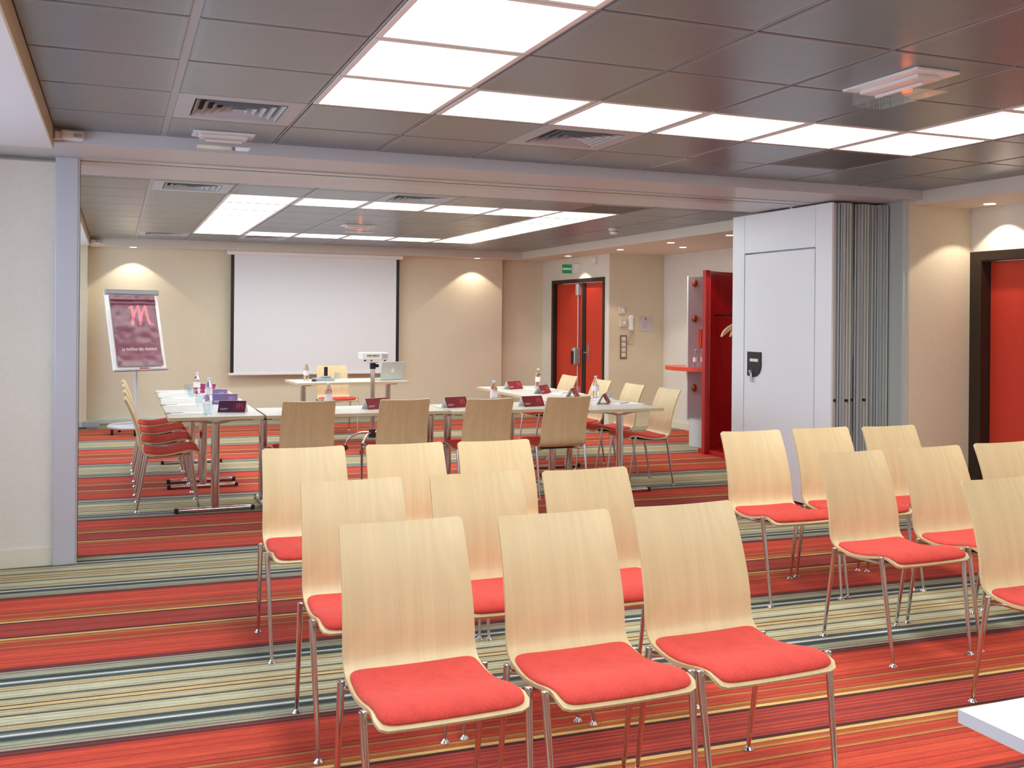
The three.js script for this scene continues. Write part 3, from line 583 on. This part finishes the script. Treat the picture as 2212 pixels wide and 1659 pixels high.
// presenter table
bottle(2.43, TH, -6.98, 'clear water bottle on the presenter table');
single('drinking_glass', glassGeo, M.glass, 'drinking glass beside the phone on the presenter table', 'glass', [2.80, TH, -7.0], 0, 'drinking glasses on the tables');
single('closed_box', rbx(-0.11, 0.11, 0, 0.03, -0.09, 0.09, 0.006), M.greyPlastic, 'flat grey box on the presenter table under the phone', 'box', [2.62, TH, -6.93], 0.1);
{ const t = thing('cordless_phone', 'dark cordless phone standing in its cradle on the grey box', 'phone', [2.65, TH + 0.03, -6.93], 0.2);
  mesh('cradle', rbx(-0.05, 0.05, 0, 0.025, -0.04, 0.04, 0.01), M.greyPlastic, t); mesh('handset', rbx(-0.02, 0.02, 0.018, 0.13, -0.014, 0.012, 0.006), M.black, t); }
single('mouse', (() => { const g = new THREE.SphereGeometry(0.035, 16, 8, 0, 6.3, 0, HP); g.scale(0.8, 0.75, 1.3); return g; })(), M.black, 'small dark computer mouse beside the presenter bottle', 'mouse', [2.495, TH, -6.84]);
single('paper_sheet', rbx(-0.105, 0.105, 0, 0.002, -0.148, 0.148, 0.0008), M.paper, 'loose white sheet on the presenter table', 'paper', [2.98, TH, -7.0], HP);
{ // laptop, lid towards the room
  const t = thing('laptop', 'silver laptop with a pale emblem on its open lid', 'laptop', [3.37, TH, -6.90], Math.PI + 0.32);
  mesh('keyboard_deck', rbx(-0.16, 0.16, 0, 0.012, -0.11, 0.11, 0.004), M.alu, t);
  const lid = mesh('lid', rbx(-0.16, 0.16, 0, 0.215, -0.007, 0, 0.003), M.aluDull, t); lid.position.set(0, 0.012, -0.105); lid.rotation.x = -0.2;
  const s = new THREE.Shape(); s.moveTo(0, 0.016); s.bezierCurveTo(0.014, 0.026, 0.024, 0.014, 0.020, 0.006); s.bezierCurveTo(0.012, 0.0, 0.014, -0.008, 0.021, -0.011); s.bezierCurveTo(0.014, -0.028, 0.008, -0.024, 0, -0.022); s.bezierCurveTo(-0.010, -0.025, -0.016, -0.026, -0.022, -0.004); s.bezierCurveTo(-0.024, 0.014, -0.014, 0.026, 0, 0.016);
  const leaf = new THREE.Shape(); leaf.moveTo(0, 0.02); leaf.quadraticCurveTo(0.002, 0.034, 0.012, 0.036); leaf.quadraticCurveTo(0.012, 0.022, 0, 0.02);
  const e = mergeGeometries([extrude(s, 0.001), extrude(leaf, 0.001)]); e.rotateY(Math.PI); e.translate(0, 0.11, -0.007); mesh('lid_emblem', e, M.white, lid);
  mesh('display', bx(-0.15, 0.15, 0.01, 0.205, 0, 0.001), M.black, lid);
}
// ---------------------------------------------------------------- projector on its stand
{
  const P = [2.98, 0, -6.0];
  const t = thing('projector_stand', 'chrome projector stand with round glass shelf and curved feet', 'stand', P, 0);
  mesh('pole', rod(V(0, 0.22, 0), V(0, 0.95, 0), 0.026, 0.024, 18), M.chrome, t);
  mesh('clamp', [rod(V(0, 0.90, 0), V(0, 0.97, 0), 0.032, 0.032, 18), rod(V(0.02, 0.935, 0), V(0.06, 0.935, 0.02), 0.018, 0.018, 12)], M.black, t);
  mesh('shelf', disc(0, 0.985, 0, 0.185, 0.008, 40), M.clear, t).userData.label = 'round glass shelf';
  mesh('shelf_mount', disc(0, 0.974, 0, 0.06, 0.012, 20), M.chrome, t);
  mesh('hub', rod(V(0, 0.15, 0), V(0, 0.24, 0), 0.045, 0.035, 18), M.black, t);
  for (let k = 0; k < 4; k++) {
    const a = 0.6 + k * HP, c = Math.cos(a), s = Math.sin(a);
    const leg = mesh('leg', tube([V(0.03 * c, 0.21, 0.03 * s), V(0.15 * c, 0.195, 0.15 * s), V(0.27 * c, 0.13, 0.27 * s), V(0.31 * c, 0.06, 0.31 * s)], 0.012, 18, 8), M.chrome, t);
    mesh('caster', [rod(V(0.31 * c - 0.014 * s, 0.026, 0.31 * s + 0.014 * c), V(0.31 * c + 0.014 * s, 0.026, 0.31 * s - 0.014 * c), 0.026, 0.026, 16)], M.rubber, leg);
  }
  const p = thing('projector', 'white video projector on the glass shelf facing the screen', 'projector', [P[0] + 0.005, 0.989, P[2]], 0.0);
  mesh('housing', rbx(-0.145, 0.145, 0.012, 0.092, -0.11, 0.11, 0.01, 3), M.white, p);
  mesh('foot', disc(-0.11, 0.006, 0.08, 0.012, 0.012), M.black, p); mesh('foot', disc(0.11, 0.006, 0.08, 0.012, 0.012), M.black, p); mesh('foot', disc(0, 0.006, -0.08, 0.012, 0.012), M.black, p);
  const pl = mesh('socket_plate', bx(-0.10, 0.045, 0.035, 0.072, 0.1095, 0.1105), M.cream, p);
  for (const [x, w] of [[-0.085, 0.012], [-0.06, 0.02], [-0.03, 0.008], [-0.012, 0.02], [0.012, 0.01], [0.03, 0.008]]) mesh('socket', bx(x - w / 2, x + w / 2, 0.054, 0.066, 0.1105, 0.112), M.black, pl);
  const gr = mesh('exhaust_grille', bx(0.07, 0.135, 0.028, 0.078, 0.1095, 0.1115), M.greyPlastic, p);
  for (let k = 0; k < 5; k++) mesh('grille_slat', bx(0.073, 0.132, 0.034 + k * 0.009, 0.037 + k * 0.009, 0.1115, 0.1125), M.aluDull, gr);
  mesh('lens', rod(V(0.07, 0.055, -0.108), V(0.07, 0.055, -0.128), 0.03, 0.028, 20), M.black, p);
}
// ---------------------------------------------------------------- projection screen
{
  const t = thing('projection_screen', 'large white pull-down projection screen with black side borders', 'screen', [0, 0, -9.30]);
  mesh('roller_case', rbx(1.76, 4.22, 2.30, HS, -0.035, 0.035, 0.012), M.white, t);
  mesh('screen_fabric', bx(1.86, 4.13, 0.69, 2.31, -0.012, -0.010), M.screen, t);
  mesh('black_border', bx(1.815, 1.86, 0.69, 2.31, -0.012, -0.010), M.black, t); mesh('black_border', bx(4.13, 4.175, 0.69, 2.31, -0.012, -0.010), M.black, t);
  mesh('weight_bar', rbx(1.79, 4.20, 0.655, 0.69, -0.022, 0.002, 0.008), M.white, t);
}
// ---------------------------------------------------------------- flip chart
{
  const t = thing('flip_chart', 'flip chart easel with a plum poster on a round wheeled base', 'flip chart', [0.60, 0, -8.50], 0);
  mesh('pole', rod(V(0, 0.09, 0), V(0, 1.25, 0), 0.022, 0.020, 16), M.silver, t);
  mesh('base_ring', (() => { const g = new THREE.TorusGeometry(0.30, 0.030, 12, 48, Math.PI * 1.62); g.rotateX(HP); g.rotateY(-0.9); g.scale(1, 0.8, 1); g.translate(0, 0.095, 0.0); return g; })(), M.silver, t);
  mesh('base_spoke', [rod(V(0, 0.095, 0), V(0.24, 0.095, -0.16), 0.022, 0.022), rod(V(0, 0.095, 0), V(-0.28, 0.095, 0.06), 0.022, 0.022), rod(V(0, 0.095, 0), V(0.1, 0.095, 0.27), 0.022)], M.silver, t);
  for (const a of [0.35, 1.6, 2.85, 4.0, 5.2]) { const x = 0.28 * Math.cos(a), z = 0.28 * Math.sin(a); mesh('caster', [rod(V(x - 0.016, 0.028, z), V(x + 0.016, 0.028, z), 0.028, 0.028, 16), rod(V(x, 0.028, z), V(x, 0.085, z), 0.01)], M.rubber, t); }
  const b = mesh('board', rbx(-0.345, 0.345, -0.5, 0.5, -0.014, 0.008, 0.006), M.whiteGloss, t); b.position.set(-0.01, 1.275, 0.045); b.rotation.set(-0.27, 0.46, 0, 'YXZ');
  mesh('clamp_bar', rbx(-0.34, 0.36, 0.455, 0.515, 0.0, 0.045, 0.012), M.greyPlastic, b);
  mesh('pen_tray', rbx(-0.345, 0.345, -0.515, -0.495, 0.0, 0.055, 0.004), M.greyPlastic, b);
  mesh('marker', rod(V(-0.02, -0.487, 0.04), V(0.09, -0.487, 0.04), 0.008), M.redInk, b); mesh('marker', rod(V(0.12, -0.487, 0.04), V(0.23, -0.487, 0.04), 0.008), M.white, b);
  const tex = canvasTex(1024, 1536, (c, w, h) => {
    c.fillStyle = '#7a2c48'; c.fillRect(0, 0, w, h);
    scriptM(c, 400, 230, 500, '#ee6a84', 0.15);
    c.fillStyle = '#f4eef0'; c.font = '300 96px sans-serif'; c.fillText('Le meilleur des réunions', 130, 1200, 800);
    c.fillStyle = '#a33a58'; for (let x = 150; x < 860; x += 40) c.fillRect(x, 1285, 26, 30);
  });
  const W = 30, HN = 60, g = new THREE.PlaneGeometry(0.585, 0.90, W, HN), p = g.attributes.position, cre = lattice(7, 13), cre2 = lattice(14, 40);
  for (let i = 0; i < p.count; i++) { const u = p.getX(i) / 0.585 + 0.5, v = p.getY(i) / 0.90 + 0.5; p.setZ(i, 0.004 + 0.009 * noise(cre, u * 0.97, v * 0.97) + 0.0016 * noise(cre2, u * 0.97, v * 0.97) + 0.018 * Math.pow(1 - v, 8) + (Math.abs(v - 0.90) < 0.02 ? 0.008 : 0)); }
  g.computeVertexNormals(); g.translate(0.005, -0.005, 0.010);
  mesh('poster', g, phy({ map: tex, roughness: 0.32, clearcoat: 0.6, clearcoatRoughness: 0.3, side: THREE.DoubleSide }), b).userData.label = 'creased glossy plum poster with pink script letter';
}
// cable trunking on the rear wall
{ const t = structGroup('trim_10', 'grey cable trunking along the foot of the rear wall');
  mesh('trunking', rbx(0.16, 5.80, 0.035, 0.095, ZBACK, ZBACK + 0.05, 0.005), M.aluDull, t); mesh('trunking_corner', rbx(-0.02, 0.18, 0.02, 0.10, -9.26, -9.18, 0.01), M.greyPlastic, t); mesh('trunking_return', rbx(XWIN, -0.02, 0.02, 0.09, -9.26, -9.20, 0.005), M.aluDull, t); }

// ---------------------------------------------------------------- wall fittings
{ // exit sign over the double door: a lit box standing out from the wall
  const t = thing('exit_sign', 'green exit sign box on the wall above the double door', 'sign', [XDOOR, 2.19, -8.45], 0);
  mesh('back_box', rbx(-0.05, 0, -0.065, 0.065, -0.02, 0.20, 0.006), M.white, t);
  const tex = canvasTex(256, 256, (c, w, h) => { c.fillStyle = '#0c7f48'; c.fillRect(0, 0, w, h); c.fillStyle = '#ffffff'; c.font = 'bold 74px sans-serif'; c.textAlign = 'center'; c.textBaseline = 'middle'; c.fillText('SORTIE', w / 2, h / 2, 236); });
  mesh('sign_face', (() => { const g = new THREE.BoxGeometry(0.15, 0.13, 0.012); g.translate(-0.125, 0, 0.006); return g; })(), std({ map: tex, emissive: new THREE.Color('#ffffff'), emissiveMap: tex, emissiveIntensity: 0.25, roughness: 0.4 }), t);
}
{ const t = thing('alarm_sounder', 'round white alarm sounder on the wall over the double door', 'alarm', [XDOOR, 2.275, -7.76]);
  mesh('sounder_base', disc(0, 0, 0, 0.055, 0.03, 24).rotateZ(HP).translate(-0.015, 0, 0), M.white, t); mesh('sounder_dome', (() => { const g = new THREE.SphereGeometry(0.045, 20, 10, 0, 6.3, 0, HP); g.rotateZ(HP); g.scale(0.7, 1, 1); g.translate(-0.03, 0, 0); return g; })(), M.white, t); }
{ const t = thing('smoke_detector', 'white smoke detector on the ceiling near the double door', 'detector', [5.44, H, -5.06]);
  mesh('mount', disc(0, -0.008, 0, 0.065, 0.016, 28), M.white, t); mesh('sensor_head', lathe([[0, -0.062], [0.032, -0.062], [0.045, -0.05], [0.05, -0.016], [0, -0.016]], 24), M.white, t); mesh('sensor_slots', lathe([[0.049, -0.04], [0.051, -0.04], [0.053, -0.032], [0.051, -0.03]], 24), M.greyPlastic, t); }
function motion(x, y, z, label, k) {
  const t = thing('motion_detector', label, 'detector', [x, y, z], 0.35, 'motion detectors at the ceiling corners');
  mesh('detector_body', rbx(-0.07 * k, 0.07 * k, -0.03 * k, 0.032 * k, 0, 0.05 * k, 0.016 * k, 3), M.white, t); mesh('lens_window', rbx(0.0, 0.055 * k, -0.012 * k, 0.012 * k, 0.046 * k, 0.054 * k, 0.003 * k), M.greyPlastic, t); mesh('bracket', rbx(-0.10 * k, -0.05 * k, -0.03 * k, 0.02 * k, -0.03 * k, 0.02 * k, 0.008 * k), M.white, t);
}
motion(0.13, 2.422, ZB0 + 0.03, 'white motion detector on the beam above the steel jamb', 0.85); motion(0.10, 2.405, -9.15, 'white motion detector in the ceiling corner above the flip chart', 0.85);
function emergency(x, z, turn, k, label, glow) {
  const t = thing('emergency_light', label, 'emergency light', [x, H, z], turn, 'emergency lights under the ceiling tiles');
  mesh('mount_plate', rbx(-0.11 * k, 0.11 * k, -0.012, 0, -0.215 * k, 0.215 * k, 0.004), M.whiteGloss, t);
  mesh('lamp_tray', rbx(-0.06 * k, 0.06 * k, -0.03, -0.012, -0.165 * k, 0.165 * k, 0.005), M.white, t);
  mesh('tube_lamp', [rod(V(0.0, -0.04, -0.13 * k), V(0.0, -0.04, 0.13 * k), 0.008)], M.whiteGloss, t);
  mesh('clear_cover', (() => { const a = 0.08 * k, b = 0.185 * k, y0 = -0.078, w = 0.003; return [bx(-a, a, y0, y0 + w, -b, b), bx(-a, -a + w, y0 + w, -0.012, -b, b), bx(a - w, a, y0 + w, -0.012, -b, b), bx(-a + w, a - w, y0 + w, -0.012, -b, -b + w), bx(-a + w, a - w, y0 + w, -0.012, b - w, b)]; })(), M.clear, t);
  if (glow) { mesh('indicator_lamp', rod(V(0.02, -0.045, 0.0), V(0.02, -0.045, 0.05), 0.007), M.neon, t); const l = new THREE.PointLight('#ff6a2a', 0.006); l.position.set(0.02, -0.058, 0.025); l.name = 'indicator_light'; t.add(l); }
}
emergency(3.35, 1.45, 0, 1, 'clear-covered emergency light with orange glow above the chair rows', true);
emergency(0.90, -0.96, HP, 0.75, 'white emergency light under the ceiling beside the beam and diffuser', false);
emergency(2.80, -5.95, HP, 0.85, 'clear-covered emergency light with orange glow above the conference tables', true);
// telephone wall
{ const z = ZPHONE;
  const b1 = thing('call_point', 'square white wall button box above the thermostat', 'wall box', [6.755, 1.59, z]); mesh('box', rbx(-0.045, 0.045, -0.05, 0.05, 0, 0.035, 0.006), M.cream, b1); mesh('button', rbx(-0.02, 0.02, -0.02, 0.02, 0.035, 0.04, 0.003), M.white, b1);
  const b2 = thing('thermostat', 'square white thermostat with a dial beside the telephone', 'thermostat', [6.775, 1.415, z]); mesh('box', rbx(-0.05, 0.05, -0.055, 0.055, 0, 0.035, 0.006), M.cream, b2); mesh('dial', rod(V(0.015, 0, 0.035), V(0.015, 0, 0.05), 0.02, 0.018, 20), M.white, b2);
  const ph = thing('wall_telephone', 'white wall telephone handset with a hanging looped cord', 'telephone', [6.893, 1.42, z]); mesh('cradle', rbx(-0.03, 0.03, -0.09, 0.09, 0, 0.025, 0.01), M.whiteGloss, ph);
  mesh('handset', [rbx(-0.026, 0.026, -0.10, 0.10, 0.03, 0.055, 0.014, 3), rbx(-0.03, 0.03, 0.05, 0.105, 0.02, 0.06, 0.014, 3), rbx(-0.03, 0.03, -0.105, -0.05, 0.02, 0.06, 0.014, 3)], M.whiteGloss, ph);
  mesh('cord', tube([V(0, -0.10, 0.03), V(0.0, -0.13, 0.02), V(-0.03, -0.22, 0.015), V(-0.045, -0.28, 0.012), V(0, -0.285, 0.012), V(0.045, -0.275, 0.012), V(0.03, -0.2, 0.015), V(0.005, -0.11, 0.012)], 0.005, 60, 6), M.cream, ph);
  const nf = thing('notice_frame', 'small silver framed notice beside the telephone', 'notice', [7.13, 1.408, z]);
  mesh('frame', [bx(-0.08, 0.08, -0.1, -0.09, 0, 0.014), bx(-0.08, 0.08, 0.09, 0.1, 0, 0.014), bx(-0.08, -0.07, -0.09, 0.09, 0, 0.014), bx(0.07, 0.08, -0.09, 0.09, 0, 0.014)], M.silver, nf);
  const tex = canvasTex(256, 320, (c, w, h) => { c.fillStyle = '#d9cfd6'; c.fillRect(0, 0, w, h); c.fillStyle = '#5c3028'; c.fillRect(104, 28, 52, 28); c.fillStyle = '#a58a98'; for (let y = 90; y < 280; y += 22) c.fillRect(50, y, 120 + (y * 7) % 50, 5); });
  mesh('notice_sheet', (() => { const g = new THREE.BoxGeometry(0.14, 0.18, 0.006); g.translate(0, 0, 0.004); return g; })(), std({ map: tex, roughness: 0.4 }), nf);
  const sw = thing('switch_panel', 'tall taupe panel of four switches below the thermostat', 'switch', [6.79, 1.088, z]); mesh('back_plate', rbx(-0.052, 0.052, -0.162, 0.162, 0, 0.012, 0.003), M.taupe, sw);
  for (let k = 0; k < 4; k++) { const y = 0.108 - k * 0.072; const s = mesh('switch', rbx(-0.034, 0.034, y - 0.031, y + 0.031, 0.012, 0.02, 0.003), M.cream, sw); mesh('rocker', rbx(-0.016, 0.016, y - 0.018, y + 0.018, 0.02, 0.024, 0.002), M.white, s); }
}
// ---------------------------------------------------------------- service column and wardrobe
{
  const t = thing('service_column', 'silver service column with brown knobs and a round orange shelf', 'service column', [6.70, 0, -5.32], 0);
  mesh('upright_panel', rbx(-0.136, 0.30, 0.30, 1.975, -0.05, -0.02, 0.004), M.silver, t);
  const cyl = new THREE.CylinderGeometry(0.17, 0.17, 0.315, 32, 1, false); cyl.translate(0.045, 0.1575, 0.05); mesh('base_drum', cyl, M.silver, t);
  mesh('drum_lid', disc(0.045, 0.32, 0.05, 0.175, 0.012, 32), M.alu, t);
  mesh('shelf', disc(0, 0, 0, 0.27, 0.045, 48).scale(1, 1, 1.6).translate(-0.01, 0.895, -0.12), M.orangeLacquer, t).userData.label = 'round orange shelf';
  for (const y of [1.894, 1.482, 0.671]) { const g = new THREE.SphereGeometry(0.042, 20, 12); g.scale(0.85, 1.1, 0.8); g.translate(-0.058, y, 0.0); mesh('knob', g, M.brownKnob, t); }
  mesh('leaflet_holder', rbx(0.008, 0.20, 1.145, 1.355, -0.02, 0.03, 0.004), M.orangeLacquer, t);
  [[6.565, -5.17, 'clear water bottle at the edge of the orange shelf'], [6.655, -5.16, 'clear water bottle on the orange shelf beside the wardrobe']].forEach(([x, z, l]) => bottle(x, 0.9175, z, l, 'bottles on the orange shelf'));
}
{ // curved red wardrobe, open towards the room
  const t = thing('wardrobe', 'open red wardrobe with curved rear panel beside the folded panels', 'wardrobe', [0, 0, 0]);
  const curve = new THREE.QuadraticBezierCurve(new THREE.Vector2(6.365, -4.62), new THREE.Vector2(6.74, -5.02), new THREE.Vector2(7.38, -4.86)), N = 20;
  const s = new THREE.Shape(), pts = curve.getPoints(N), off = pts.map((p, i) => { const q = curve.getTangent(i / N); return new THREE.Vector2(p.x - q.y * 0.03, p.y + q.x * 0.03); });
  pts.forEach((p, i) => (i ? s.lineTo(p.x, -p.y) : s.moveTo(p.x, -p.y))); off.reverse().forEach((p) => s.lineTo(p.x, -p.y)); s.closePath();
  const g = extrude(s, 1.975); g.rotateX(-HP); g.translate(0, 0.03, 0); mesh('curved_panel', g, M.redLacquer, t);
  mesh('front_edge', rbx(6.325, 6.372, 0, 2.01, -4.66, -4.60, 0.003), M.redLacquer, t);
  mesh('base_plate', rbx(6.373, 7.38, 0, 0.05, -4.80, -4.22, 0.005), M.redLacquer, t);
  mesh('side_panel', rbx(7.34, 7.38, 0.05, 2.0, -4.82, -4.25, 0.004), M.redLacquer, t);
  mesh('rail', rod(V(6.52, 1.52, -4.52), V(7.34, 1.52, -4.52), 0.012), M.darkFrame, t); mesh('rail_bracket', rod(V(6.53, 1.52, -4.52), V(6.53, 1.52, -4.80), 0.010), M.darkFrame, t);
  const hs = new THREE.Shape(); hs.moveTo(-0.22, -0.10); hs.quadraticCurveTo(-0.20, -0.02, -0.05, 0.03); hs.lineTo(0, 0.05); hs.lineTo(0.05, 0.03); hs.quadraticCurveTo(0.20, -0.02, 0.22, -0.10); hs.quadraticCurveTo(0.20, -0.09, 0.17, -0.075); hs.quadraticCurveTo(0.08, -0.02, 0, -0.01); hs.quadraticCurveTo(-0.08, -0.02, -0.17, -0.075); hs.quadraticCurveTo(-0.20, -0.09, -0.22, -0.10);
  const body = extrude(hs, 0.018, 0.003); body.translate(0, 0, -0.009);
  const hook = tube([V(0, 0.05, 0), V(0, 0.09, 0), V(0.025, 0.12, 0), V(0.0, 0.146, 0), V(-0.022, 0.125, 0)], 0.0025, 20, 6);
  const lab = ['pale wooden coat hanger closest to the service column', 'pale wooden coat hanger in the middle of the wardrobe rail', 'pale wooden coat hanger furthest along the wardrobe rail'];
  [6.655, 6.765, 6.875].forEach((x, k) => { const h = thing('coat_hanger', lab[k], 'hanger', [x, 1.389, -4.52], 0.25, 'coat hangers on the wardrobe rail'); mesh('hanger_body', body, M.hanger, h); mesh('hook', hook, M.chrome, h); });
}

scene.traverse((o) => { if (o.isMesh) { o.castShadow = true; o.receiveShadow = true; } if (o.isSpotLight || o.isPointLight) o.castShadow = true; });
renderer.render(scene, camera);
